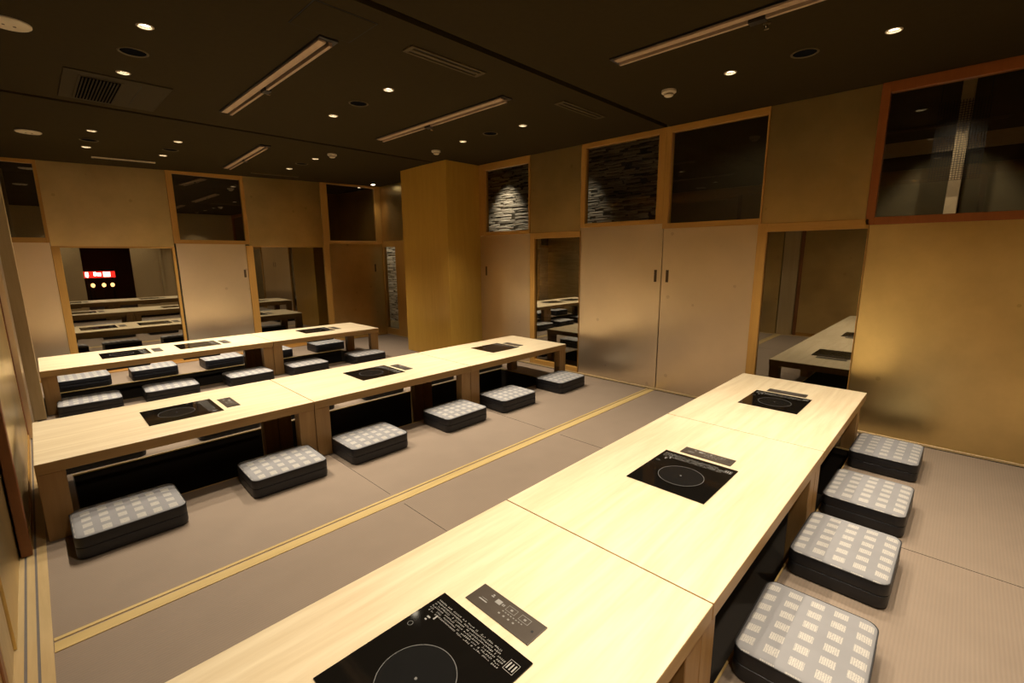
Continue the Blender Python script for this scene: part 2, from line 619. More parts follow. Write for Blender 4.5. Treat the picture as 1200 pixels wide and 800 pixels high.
# ------------------------------------------------------------------ wall building blocks
n_win = [0]
n_door = [0]


def panel_x(x, y0, y1, z0, z1, mat, th=0.03):
    """panel in a wall of constant x, face towards -x"""
    return MB().box(x, x + th, y0, y1, z0, z1, .0015, 1)


def window_x(x, y0, y1, z0, z1, fy0, fy1, fz0, fz1, label, pane_mat, fmat=None):
    """glazed opening y0..y1, z0..z1 with honey wood frame filling fy0..fy1, fz0..fz1 (wall of constant x)"""
    n_win[0] += 1
    d0, d1 = x - 0.012, x + 0.05
    f = MB()
    if y0 - fy0 > .002:
        f.box(d0, d1, fy0, y0, fz0, fz1, .002, 1)
    if fy1 - y1 > .002:
        f.box(d0, d1, y1, fy1, fz0, fz1, .002, 1)
    o = f.build('window_%d' % n_win[0], fmat or M['frame'])
    r = MB()
    if z0 - fz0 > .002:
        r.box(d0, d1, y0, y1, fz0, z0, .002, 1)
    if fz1 - z1 > .002:
        r.box(d0, d1, y0, y1, z1, fz1, .002, 1)
    r.build('window_rail', fmat or M['railw'], o)
    MB().box(x + .016, x + .022, y0, y1, z0, z1).build('pane', pane_mat, o)
    return struct(o, label, 'window')


def window_y(y, x0, x1, z0, z1, fx0, fx1, fz0, fz1, label, pane_mat):
    n_win[0] += 1
    d0, d1 = y - 0.012, y + 0.05
    f = MB()
    if x0 - fx0 > .002:
        f.box(fx0, x0, d0, d1, fz0, fz1, .002, 1)
    if fx1 - x1 > .002:
        f.box(x1, fx1, d0, d1, fz0, fz1, .002, 1)
    o = f.build('window_%d' % n_win[0], M['frame'])
    r = MB()
    if z0 - fz0 > .002:
        r.box(x0, x1, d0, d1, fz0, z0, .002, 1)
    if fz1 - z1 > .002:
        r.box(x0, x1, d0, d1, z1, fz1, .002, 1)
    r.build('window_rail', M['railx'], o)
    MB().box(x0, x1, y + .016, y + .022, z0, z1).build('pane', pane_mat, o)
    return struct(o, label, 'window')


def door_x(x, y0, y1, z0, z1, hy, label):
    n_door[0] += 1
    o = MB().box(x, x + .03, y0, y1, z0, z1, .002, 1).build('door_%d' % n_door[0], M['golddoor'])
    h = MB()
    h.box(x - .003, x + .002, hy - .014, hy + .014, 1.12, 1.24, .001, 1)
    h.build('door_pull', M['handle'], o)
    return struct(o, label, 'door')


def door_y(y, x0, x1, z0, z1, hx, label):
    n_door[0] += 1
    o = MB().box(x0, x1, y, y + .03, z0, z1, .002, 1).build('door_%d' % n_door[0], M['golddoor'])
    MB().box(hx - .014, hx + .014, y - .003, y + .002, 1.10, 1.21, .001, 1).build('door_pull', M['handle'], o)
    return struct(o, label, 'door')


# ------------------------------------------------------------------ right wall (x = W)
ZS = 0.018   # top of the sill board the panels run in
TOP = ZC
struct(MB().box(W - .014, W + .06, YF, 4.869, 0.0005, ZS, .002, 1).box(W - .014, W + .06, 5.901, YB, 0.0005, ZS, .002, 1)
       .build('baseboard_right', M['sill']), 'pale wood sill board at the foot of the gold door wall', 'baseboard')
struct(MB().box(W - .022, W - .0145, YF, 4.86, 0.0005, 0.003).build('trim_%d' % n_trim, M['groove']), 'thin dark gap where the tatami meets the gold wall', 'trim')
n_trim += 1

window_x(W, 3.97, 4.745, 1.70, 2.49, 3.945, 4.869, 1.655, TOP, 'high window beside the wood column, lit stone courses behind its glass', M['pane_clear'])
door_x(W, 3.945, 4.869, ZS, 1.655, 4.757, 'gold sliding door between the wood column and a low smoked glass')
struct(panel_x(W, 3.185, 3.945, 1.66, TOP, None).build('wall_right', M['gold']), 'gold panel above the low glass of the middle table row end', 'wall')
window_x(W, 3.185, 3.865, .075, 1.59, 3.18, 3.942, ZS, 1.66, 'low smoked glass beside the end of the middle table row', M['pane'])
window_x(W, 2.275, 3.125, 1.735, 2.525, 2.20, 3.185, 1.69, TOP, 'high window over the gold door with pull at its groove-side edge', M['pane_clear'])
door_x(W, 2.192, 3.180, ZS, 1.69, 2.25, 'gold sliding door next to the low glass behind the middle table row')
window_x(W, 1.32, 2.145, 1.69, 2.52, 1.305, 2.20, 1.64, TOP, 'high dark window nearest the bare gold panel over the low glass of the front table row', M['pane_clear'])
door_x(W, 1.325, 2.184, ZS, 1.64, 2.125, 'gold sliding door next to the low glass behind the front table row')
struct(panel_x(W, .59, 1.305, 1.645, TOP, None).build('wall_right', M['gold']), 'gold panel above the low glass at the end of the front table row', 'wall')
window_x(W, .565, 1.25, .075, 1.575, .56, 1.325, ZS, 1.645, 'low smoked glass mirroring the front table', M['pane'])
window_x(W, -.83, .535, 1.655, 2.505, -.90, .588, 1.60, TOP, 'big high window with red-brown frame over the bare gold wall panel', M['pane_clear'], M['redframe'])
struct(panel_x(W, YF, .558, ZS, 1.60, None).build('wall_right', M['gold']), 'big bare gold leaf wall panel beside the front cushions', 'wall')
# recess beyond the column
struct(panel_x(W, 5.90, YB, 1.64, 2.60, None).build('wall_right', M['gold']), 'dim gold panel above the narrow stone-lit glass', 'wall')
window_x(W, 7.02, 7.39, .12, 1.54, 5.92, 7.43, ZS, 1.64, 'narrow low window behind the wood column showing lit stone', M['pane_clear'])

# amber wood column
col = MB()
cx0, cy0, cy1 = 3.835, 4.87, 5.90
col.box(cx0, W + .02, cy0, cy1, 0.0005, ZC - .0005, .003, 1)
struct(col.build('column', M['column']), 'square amber wood column between the gold doors and the rear recess', 'column')

# ------------------------------------------------------------------ back wall (y = YB)


def top_at(x):
    return ceil_z(x, YB)


struct(MB().box(-.5, W, YB - .04, YB + .06, 0.0005, ZS, .002, 1).build('baseboard_back', M['railx']), 'wood sill at the foot of the rear wall', 'baseboard')
window_y(YB, -.30, .185, 1.615, 2.40, -.36, .215, 1.56, top_at(.1) + .01, 'high dim glass in the corner of the rear wall by the sliding panels', M['pane'])
struct(MB().box(.216, 1.365, YB, YB + .03, 1.525, top_at(.3) + .06).build('wall_back', M['gold']), 'wide gold panel above the rear glass with the red sign reflection', 'wall')
struct(MB().box(-.36, .212, YB, YB + .03, ZS, 1.56).build('wall_back', M['golddoor']), 'gold panel in the corner of the rear wall', 'wall')
window_y(YB, .285, 1.335, .075, 1.505, .213, 1.365, ZS, 1.5245, 'low smoked glass of the rear wall reflecting tables and a red sign', M['pane'])
window_y(YB, 1.437, 2.215, 1.615, top_at(1.5) - .035, 1.366, 2.262, 1.565, top_at(1.5) + .03, 'high dim glass above the rear gold sliding door', M['pane'])
door_y(YB, 1.385, 2.205, ZS, 1.565, 2.163, 'gold sliding door in the middle of the rear wall')
struct(MB().box(2.264, 3.345, YB, YB + .03, 1.545, top_at(2.5) + .04).build('wall_back', M['gold']), 'gold panel above the low rear glass beside the rear gold door', 'wall')
window_y(YB, 2.30, 3.335, .075, 1.53, 2.206, 3.345, ZS, 1.5445, 'low smoked glass behind the end of the rear table row', M['pane'])
window_y(YB, 3.455, 4.285, 1.64, top_at(4) - .03, 3.346, 4.40, 1.59, top_at(4) + .03, 'high dim glass in the rear corner near the column', M['pane'])
struct(MB().box(3.43, 4.40, YB, YB + .03, ZS, 1.59).build('wall_back', M['gold']), 'dark gold door panel in the rear corner near the column', 'wall')
MB_ = MB().box(4.220, 4.246, YB - .003, YB + .001, 1.12, 1.25, .001, 1)
struct(MB_.build('trim_%d' % n_trim, M['handle']), 'small dark recessed pull on the corner panel of the rear wall', 'trim')
n_trim += 1
struct(MB().box(3.346, 3.428, YB - .012, YB + .05, ZS, 1.59, .002, 1).build('trim_%d' % n_trim, M['frame']), 'slim wood post between rear glass and corner panel', 'trim')
n_trim += 1

# ------------------------------------------------------------------ left side: sliding panels on a track sill
sl = MB()
sl.box(-.60, -.197, YF, 2.95, 0.0005, .004).box(-.60, -.197, 2.95, YB, 0.0005, .004)
sl.box(-.189, -.164, YF, YB, 0.0005, .004)
sl.box(-.156, -.122, YF, YB, 0.0005, .004)
struct(sl.build('baseboard_left', M['sill']), 'pale wood track sill beside the tatami along the sliding panels', 'baseboard')
tr = MB()
tr.box(-.197, -.189, YF, YB, 0.0005, .0015).box(-.164, -.156, YF, YB, 0.0005, .0015)
struct(tr.build('trim_%d' % n_trim, M['rail_metal']), 'two grey grooves in the track sill', 'trim')
n_trim += 1


def slide_panel(x0, x1, y0, y1, z1, label):
    n_door[0] += 1
    s = .055
    o = MB().box(x0 + .006, x1 - .006, y0 + s, y1 - s, .06, z1 - .05).build('door_%d' % n_door[0], M['gold'])
    f = MB()
    f.box(x0, x1, y0, y0 + s, .005, z1, .003, 1).box(x0, x1, y1 - s, y1, .005, z1, .003, 1)
    f.build('stile', M['redwood'], o)
    r = MB()
    r.box(x0, x1, y0 + s, y1 - s, .005, .06, .002, 1).box(x0, x1, y0 + s, y1 - s, z1 - .05, z1, .002, 1)
    r.build('door_rail', M['railw'], o)
    return struct(o, label, 'door')


slide_panel(-.207, -.168, 3.03, 5.08, 2.42, 'gold sliding panel with red-brown stile beside the middle table end')
slide_panel(-.264, -.2225, -.05, 2.04, 2.42, 'gold sliding panel behind the track sill nearest the camera')
struct(MB().box(-.60, -.270, YF, YB, .004, ZC).box(-.27, -.214, 2.30, 3.60, .005, 2.42).build('wall_left', M['gold']), 'gold side wall behind the sliding panels', 'wall')
struct(MB().box(-.268, -.14, YF, 5.62, 2.42, ZC - .03).build('trim_%d' % n_trim, M['railw']), 'wood head rail over the sliding panels', 'trim')
n_trim += 1
struct(MB().box(-.27, -.14, 5.10, 5.62, .005, 2.42).build('wall_left', M['golddoor']), 'short gold wall piece between sliding panel and pale post', 'wall')
struct(MB().box(-.27, -.06, 5.64, 5.71, .005, ZC - .02, .003, 1).build('trim_%d' % n_trim, M['post']), 'pale wood post standing at the end of the rear table row', 'trim')
n_trim += 1
struct(MB().box(-.27, -.11, 5.72, YB, .005, ZC - .03).build('wall_left', M['gold']), 'gold wall beside the end of the rear table row', 'wall')
struct(MB().box(-.268, -.222, 2.05, 2.29, .005, 2.42, .003, 1).build('trim_%d' % n_trim, M['post']), 'pale wood partition post on the side wall', 'trim')
n_trim += 1

# ------------------------------------------------------------------ wall behind the camera, with an open doorway
fw = MB()
fw.box(-.6, .95, YF - .05, YF, 0.0, ZC)
fw.box(1.92, W + .02, YF - .05, YF, 0.0, ZC)
fw.box(.95, 1.92, YF - .05, YF, 2.15, ZC)
struct(fw.build('wall_front', M['wallfront']), 'gold wall with an open doorway facing the rear wall', 'wall')
struct(MB().box(2.52, 2.58, YF, YF + .03, .005, ZC - .001, .002, 1).build('trim_%d' % n_trim, M['post']), 'pale wood post on the doorway wall', 'trim')
n_trim += 1
# room beyond the doorway
hb = MB()
hb.box(-1.2, 4.0, -5.6, -5.5, 0, ZC).box(-1.3, -1.2, -5.6, YF - .05, 0, ZC).box(4.0, 4.1, -5.6, YF - .05, 0, ZC)
struct(hb.build('wall_hall', M['corridor']), 'dark walls of the hall beyond the doorway', 'wall')
struct(MB().box(-1.3, 4.1, -5.6, YF - .05, -.06, -.01).build('floor', M['corridor']), 'dark floor of the hall beyond the doorway', 'floor')
struct(MB().box(-1.3, 4.1, -5.6, YF - .1001, ZC, ZC + .05).build('ceiling', M['corridor']), 'dark ceiling of the hall beyond the doorway', 'ceiling')
sg = empty('signboard', (1.5, -4.0, .78))
tag(sg, 'lit red signboard with white blocks seen reflected in the rear glass', 'sign')
MB().box(-.36, .36, -.06, 0, 0, .19, .004, 1).build('sign_face', M['red'], sg)
for a_, b_, c_, d_ in ((.08, .24, .03, .17), (-.33, -.26, .02, .17), (-.14, -.08, .06, .17), (-.06, .03, .05, .15)):
    MB().box(a_, b_, .001, .006, c_, d_).build('sign_block', M['signwhite'], sg)
for k in (-.28, .28):
    MB().box(k - .02, k + .02, -.05, -.01, -.79, 0).build('sign_post', M['black'], sg)
for k, xx in enumerate((1.30, 1.55, 1.75)):
    lt = empty('lantern', (xx, -3.9, .50))
    tag(lt, 'small amber lantern under the red signboard, ' + ('at its end by the side wall', 'middle one', 'at its end by the gold doors')[k], 'lantern', 'amber lanterns under the signboard')
    MB().lathe(0, 0, [(.02, 0), (.045, .03), (.05, .06), (.045, .09), (.02, .12)], 20).build('lantern_shade', M['lantern'], lt, True)
    MB().lathe(0, 0, [(.05, -.51), (.05, -.49), (.008, -.485), (.008, 0)], 16).build('lantern_stand', M['black'], lt)

# ------------------------------------------------------------------ corridor behind the gold wall
XC = 5.5
struct(MB().box(XC, XC + .1, 2.75, 11.0, -.02, 2.85).build('wall_corridor', M['stone']), 'pale split stone wall across the corridor', 'wall')
struct(MB().box(XC + .1, XC + .2, -3.0, 2.75, -.02, 2.85).box(4.45, 5.7, -3.1, -3.0, -.02, 2.85).box(4.45, 5.7, 11, 11.1, -.02, 2.85)
       .build('wall_corridor', M['corridor']), 'dark plaster wall of the corridor', 'wall')
struct(MB().box(W + .07, 5.7, -3, 11, -.06, -.02).build('floor', M['corridor']), 'dark corridor floor', 'floor')
struct(MB().box(W + .07, 5.7, -3, 11, 2.85, 2.9).build('ceiling', M['corridor']), 'dark corridor ceiling', 'ceiling')
struct(MB().box(-.62, W + .06, YB + .06, YB + .10, 0, ZC + .1).build('wall_back', M['corridor']), 'dark backing behind the rear glass', 'wall')
struct(MB().box(5.46, 5.54, .125, .205, -.02, 2.85, .004, 1).build('column', M['screenbar']), 'slender pale post seen through the big high window', 'column')
struct(MB().box(5.56, 5.599, -2.99, 1.1, 2.24, 2.36).build('trim_%d' % n_trim, M['screenbar']), 'pale horizontal band behind the big high window', 'trim')
n_trim += 1
# perforated metal screen in front of the slender post
sc_ = MB()
for i in range(34):
    zz = 1.98 + i * .018
    sc_.box(5.40, 5.402, .02, .33, zz, zz + .004)
for j in range(18):
    yy = .02 + j * .018
    sc_.box(5.4003, 5.4017, yy, yy + .004, 1.98, 2.60)
scr = sc_.build('metal_screen', M['black'])
tag(scr, 'dark perforated metal screen hanging by the slender post behind the big high window', 'screen')
for k in (.03, .32):
    MB().tube([(5.401, k, 2.6), (5.401, k, 2.85)], .003).build('hanging_rod', M['black'], scr)

# ------------------------------------------------------------------ ceiling fittings
SEG = {0: 'nearest the sliding panels', 1: 'over the table beside it', 2: 'nearest the gold wall'}


def place_name(x, y):
    row = 'front table row' if y < 2 else ('middle table row' if y < 5 else 'rear table row')
    if y < 5:
        k = 'panel-side end' if x < 1.2 else ('centre table' if x < 2.6 else 'gold-wall end')
    else:
        k = 'panel-side end' if x < .9 else ('second cooker' if x < 2 else 'column-side end')
    return row, k


def downlight(x, y):
    z = ceil_z(x, y)
    row, k = place_name(x, y)
    mid = .86 if y < 2 else (3.6 if y < 5 else 6.26)
    side = 'camera-side edge' if y < mid else 'rear-side edge'
    if y < 0:
        side = 'cushion aisle, unseen and added for fill'
    e = empty('downlight', (x, y, z))
    tag(e, 'small bright downlight above the %s of the %s, over its %s' % (k, row, side), 'downlight', 'small bright downlights')
    MB().lathe(0, 0, [(R_B - .001, .004), (R_B - .001, -.003), (R_B + .004, -.005), (R_B + .008, -.002), (R_B + .008, .0)], 32, False, False).build('trim_ring', M['white'], e, True)
    MB().lathe(0, 0, [(R_B - .002, .001), (R_B - .005, .02), (R_B - .012, .045)], 32, False, False).build('reflector', M['chrome'], e, True)
    MB().lathe(0, 0, [(R_B - .008, .012), (R_B - .006, .016)], 24).build('lens', M['lamp'], e)


def deep_light(x, y):
    z = ceil_z(x, y)
    row, k = place_name(x, y)
    e = empty('recessed_spotlight', (x, y, z))
    tag(e, 'larger black recessed spotlight above the %s of the %s' % (k, row), 'spotlight', 'black recessed spotlights')
    MB().lathe(0, 0, [(R_D - .002, .004), (R_D - .002, -.003), (R_D + .004, -.005), (R_D + .009, -.002), (R_D + .009, .0)], 40, False, False).build('trim_ring', M['ventframe'], e, True)
    MB().lathe(0, 0, [(R_D - .003, .001), (R_D - .012, .05), (R_D - .026, .085)], 40, False, False).build('baffle', M['baffle'], e, True)
    MB().lathe(0, 0, [(R_D - .028, .080), (R_D - .028, .084)], 24).build('lens', M['lamp_deep'], e)


for p in LIGHTS_BRIGHT:
    downlight(*p)
for p in LIGHTS_DARK:
    deep_light(*p)
# the one close to the rear corner by the column
e = empty('downlight', (4.16, 7.22, ceil_z(4.16, 7.22)))
tag(e, 'small bright downlight in the rear corner beside the wood column', 'downlight', 'small bright downlights')
MB().lathe(0, 0, [(.030, -.001), (.034, -.006), (.044, -.006), (.048, 0)], 32, False, False).build('trim_ring', M['white'], e, True)
MB().lathe(0, 0, [(.031, -.005), (.031, -.002)], 24).build('lens', M['lamp'], e)

# flat ivory discs
for (x, y, lb) in ((.10, 3.66, 'ivory ceiling disc above the middle table row, close to the sliding panels'), (.171, 6.208, 'ivory ceiling disc above the rear table row, close to the sliding panels')):
    e = empty('ceiling_speaker', (x, y, ceil_z(x, y)))
    tag(e, lb, 'ceiling disc', 'ivory ceiling discs')
    MB().lathe(0, 0, [(.088, 0), (.088, -.006), (.082, -.011), (.02, -.013)], 40, True, True).build('cover', M['white'], e, True)
    MB().lathe(-.018, .0, [(.006, -.0128), (.006, -.0145)], 12).lathe(.022, .005, [(.007, -.0125), (.007, -.0145)], 12).build('screw', M['handle'], e)
# smoke detectors
for (x, y, lb) in ((3.45, 1.731, 'round ivory smoke detector close to the gold doors, in front of the front ceiling groove'),
                   (3.443, 4.539, 'round ivory smoke detector in front of the wood column'),
                   (2.654, 5.489, 'round ivory smoke detector above the rear table row')):
    e = empty('smoke_detector', (x, y, ceil_z(x, y)))
    tag(e, lb, 'smoke detector', 'smoke detectors')
    MB().lathe(0, 0, [(.052, .0), (.052, -.016), (.047, -.020)], 36).build('base', M['white'], e, True)
    MB().lathe(0, 0, [(.030, -.020), (.034, -.026), (.032, -.036), (.024, -.042), (.008, -.044)], 32).build('sensing_chamber', M['white'], e, True)
    MB().lathe(0, 0, [(.0345, -.028), (.0352, -.030), (.0345, -.032)], 32, False, False).build('slot_band', M['handle'], e)

# long double-strip fittings
for (x, y0, y1, lb) in ((1.315, 2.70, 4.53, 'long beige twin-strip ceiling fixture above the first joint of the middle table row'),
                        (2.695, 2.69, 4.475, 'long beige twin-strip ceiling fixture above the far joint of the middle table row'),
                        (1.93, 5.545, 6.88, 'long beige twin-strip ceiling fixture above the joint of the rear table row'),
                        (2.695, -.10, 1.70, 'long beige twin-strip ceiling fixture above the front table row near the gold wall')):
    e = empty('ceiling_strip', (x, y0, 0))
    tag(e, lb, 'ceiling strip', 'twin-strip ceiling fixtures')
    L = y1 - y0

    def zz(yl, xl=0):
        return ceil_z(x + xl, y0 + yl)

    def bar(m, xa, xb, ya, yb, dz0, dz1):
        m.hexa([(xa, ya, zz(ya, xa) - dz0), (xb, ya, zz(ya, xb) - dz0), (xb, yb, zz(yb, xb) - dz0), (xa, yb, zz(yb, xa) - dz0),
                (xa, ya, zz(ya, xa) - dz1), (xb, ya, zz(ya, xb) - dz1), (xb, yb, zz(yb, xb) - dz1), (xa, yb, zz(yb, xa) - dz1)])
        return m
    bar(MB(), -.045, .062, -.03, L + .03, .010, 0).build('housing', M['black'], e)
    bar(MB(), -.040, .004, 0, L, .020, .0105).build('wide_strip', M['beige'], e)
    m = MB()
    bar(m, .020, .038, 0, L * .54, .030, .0105)
    m.build('narrow_strip', M['beige'], e)
    m = MB()
    bar(m, .020, .038, L * .585, L, .030, .0105)
    m.build('narrow_strip', M['beige'], e)
    bar(MB(), .012, .058, L * .54 + .002, L * .585 - .002, .034, .0105).build('connector', M['black'], e)
# sprinkler heads
for (x, y, lb) in ((1.385, 3.79, 'tiny sprinkler head beside the twin-strip fixture over the first joint of the middle row'),
                   (2.81, 3.76, 'tiny sprinkler head beside the twin-strip fixture over the far joint of the middle row'),
                   (2.85, .905, 'tiny sprinkler head beside the twin-strip fixture of the front row')):
    e = empty('ceiling_sprinkler', (x, y, ZC))
    tag(e, lb, 'sprinkler', 'sprinkler heads')
    MB().lathe(0, 0, [(.020, .004), (.018, -.005), (.006, -.007), (.006, -.018)], 20).build('escutcheon', M['ventframe'], e, True)
    MB().tube([(-.011, 0, -.008), (-.012, 0, -.018), (-.004, 0, -.027)], .002).tube([(.011, 0, -.008), (.012, 0, -.018), (.004, 0, -.027)], .002).lathe(0, 0, [(.013, -.027), (.013, -.029)], 16).build('deflector', M['chrome'], e)

# air conditioner cassette
e = empty('air_conditioner', (.325, 4.22, ZC))
tag(e, 'flush umber ceiling air conditioner panel with a black slatted intake', 'air conditioner')
MB().box(0, .57, 0, .74, -.008, 0, .003, 1).build('cover_panel', M['ceilpanel'], e)
MB().box(.075, .31, .085, .70, -.011, -.008, .001, 1).build('intake_frame', M['ceilpanel'], e)
m = MB().box(.09, .295, .10, .685, -.0125, -.0112)
m.build('intake_back', M['baffle'], e)
m = MB()
for k in range(11):
    m.box(.096 + k * .018, .102 + k * .018, .10, .685, -.018, -.0126)
m.build('slats', M['ceilpanel'], e)
MB().box(.40, .403, .06, .68, -.0095, -.008).build('panel_joint', M['groove'], e)
# access hatch
e = empty('ceiling_hatch', (1.105, 2.345, ZC))
tag(e, 'square flush access hatch in the ceiling by the front groove', 'hatch')
MB().box(0, .32, 0, .30, -.004, 0, .001, 1).build('hatch_lid', M['ceiling'], e)
m = MB()
for a, b, c_, d in ((-.006, 0, -.006, .306), (.32, .326, -.006, .306), (0, .32, -.006, 0), (0, .32, .30, .306)):
    m.box(a, b, c_, d, -.002, 0)
m.build('hatch_joint', M['groove'], e)
# linear vents
for (x0, x1, y0, y1, lb) in ((1.69, 2.265, 2.42, 2.522, 'slim linear ceiling vent by the front groove, over the aisle centre'),
                             (3.075, 3.67, 2.41, 2.512, 'slim linear ceiling vent by the front groove, close to the gold doors')):
    e = empty('ceiling_vent', (x0, y0, ZC))
    tag(e, lb, 'vent', 'linear ceiling vents')
    w, d = x1 - x0, y1 - y0
    m = MB()
    m.box(0, w, 0, .016, -.009, 0, .002, 1).box(0, w, d - .016, d, -.009, 0, .002, 1).box(0, .03, .016, d - .016, -.009, 0).box(w - .03, w, .016, d - .016, -.009, 0)
    m.build('vent_frame', M['ventframe'], e)
    MB().box(.03, w - .03, .016, d - .016, -.002, 0).build('vent_duct', M['groove'], e)
    MB().box(.03, w - .03, d * .5 - .012, d * .5 + .012, -.009, -.0022).build('vent_blade', M['ventframe'], e)
for (x0, x1, y0, lb) in ((.648, 1.212, 6.985, 'thin pale air slot in the rear ceiling near the sliding panels'), (2.263, 2.897, 7.07, 'thin pale air slot in the rear ceiling near the column')):
    e = empty('air_slot', (x0, y0, 0))
    tag(e, lb, 'air slot', 'rear air slots')
    w = x1 - x0
    m = MB()
    za, zb = ceil_z(x0, y0), ceil_z(x1, y0)
    mat = M['white'] if x0 < 1 else M['ventframe']
    m.hexa([(0, 0, za - .012), (w, 0, zb - .012), (w, .04, zb - .012), (0, .04, za - .012), (0, 0, za), (w, 0, zb), (w, .04, zb), (0, .04, za)])
    m.build('slot_frame', mat, e)
    MB().hexa([(.02, .014, za - .0135), (w - .02, .014, zb - .0135), (w - .02, .026, zb - .0135), (.02, .026, za - .0135),
               (.02, .014, za - .0122), (w - .02, .014, zb - .0122), (w - .02, .026, zb - .0122), (.02, .026, za - .0122)]).build('slot_gap', M['handle'], e)

# ------------------------------------------------------------------ low tables
TH = .058


def low_table(x0, x1, y0, y1, label, group, legs):
    """legs: (left near z, left far z, right near z, right far z) = foot heights; near inset in y"""
    w, d = x1 - x0, y1 - y0
    e = empty('low_table', (x0, y0, 0))
    tag(e, label, 'table', group)
    g = .0018
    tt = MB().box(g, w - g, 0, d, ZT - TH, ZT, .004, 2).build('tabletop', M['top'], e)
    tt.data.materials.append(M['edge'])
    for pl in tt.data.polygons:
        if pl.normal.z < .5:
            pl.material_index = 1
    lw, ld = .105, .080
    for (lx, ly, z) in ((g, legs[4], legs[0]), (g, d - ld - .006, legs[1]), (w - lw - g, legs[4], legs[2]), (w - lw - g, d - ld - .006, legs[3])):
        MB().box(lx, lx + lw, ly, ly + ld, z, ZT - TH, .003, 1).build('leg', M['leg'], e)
    rail = MB().box(lw + g, w - lw - g, d - .05, d - .03, ZT - TH - .035, ZT - TH)
    rail.build('apron', M['leg'], e)
    return e


Zp = PD
F0, F1 = .402, 1.240
low_table(-.18, 1.238, F0, F1, 'pale wood low table with a large cooker, closest to the camera in the front row', 'front row tables', (Zp, 0, Zp, 0, .026))
low_table(1.238, 2.677, F0, F1, 'pale wood low table in the middle of the front row', 'front row tables', (Zp, 0, Zp, 0, .026))
low_table(2.677, 4.062, F0, F1, 'pale wood low table of the front row reaching the gold wall', 'front row tables', (Zp, 0, 0, 0, .026))
Y0, Y1 = 3.115, 3.957
low_table(-.112, 1.247, Y0, Y1, 'pale wood low table of the middle row beside the sliding panels', 'middle row tables', (0, 0, 0, Zp, .006))
low_table(1.247, 2.672, Y0, Y1, 'pale wood low table in the centre of the middle row', 'middle row tables', (0, Zp, 0, Zp, .006))
low_table(2.672, 4.080, Y0, Y1, 'pale wood low table of the middle row at the gold wall end', 'middle row tables', (0, Zp, 0, 0, .006))
B0, B1 = 5.742, 6.558
low_table(-.055, 1.888, B0, B1, 'long pale wood low table with two cookers in the rear row', 'rear row tables', (0, 0, 0, Zp, .03))
low_table(1.888, 3.268, B0, B1, 'pale wood low table with one cooker in the rear row, near the column', 'rear row tables', (0, Zp, 0, 0, .03))

# ------------------------------------------------------------------ table-top induction cookers


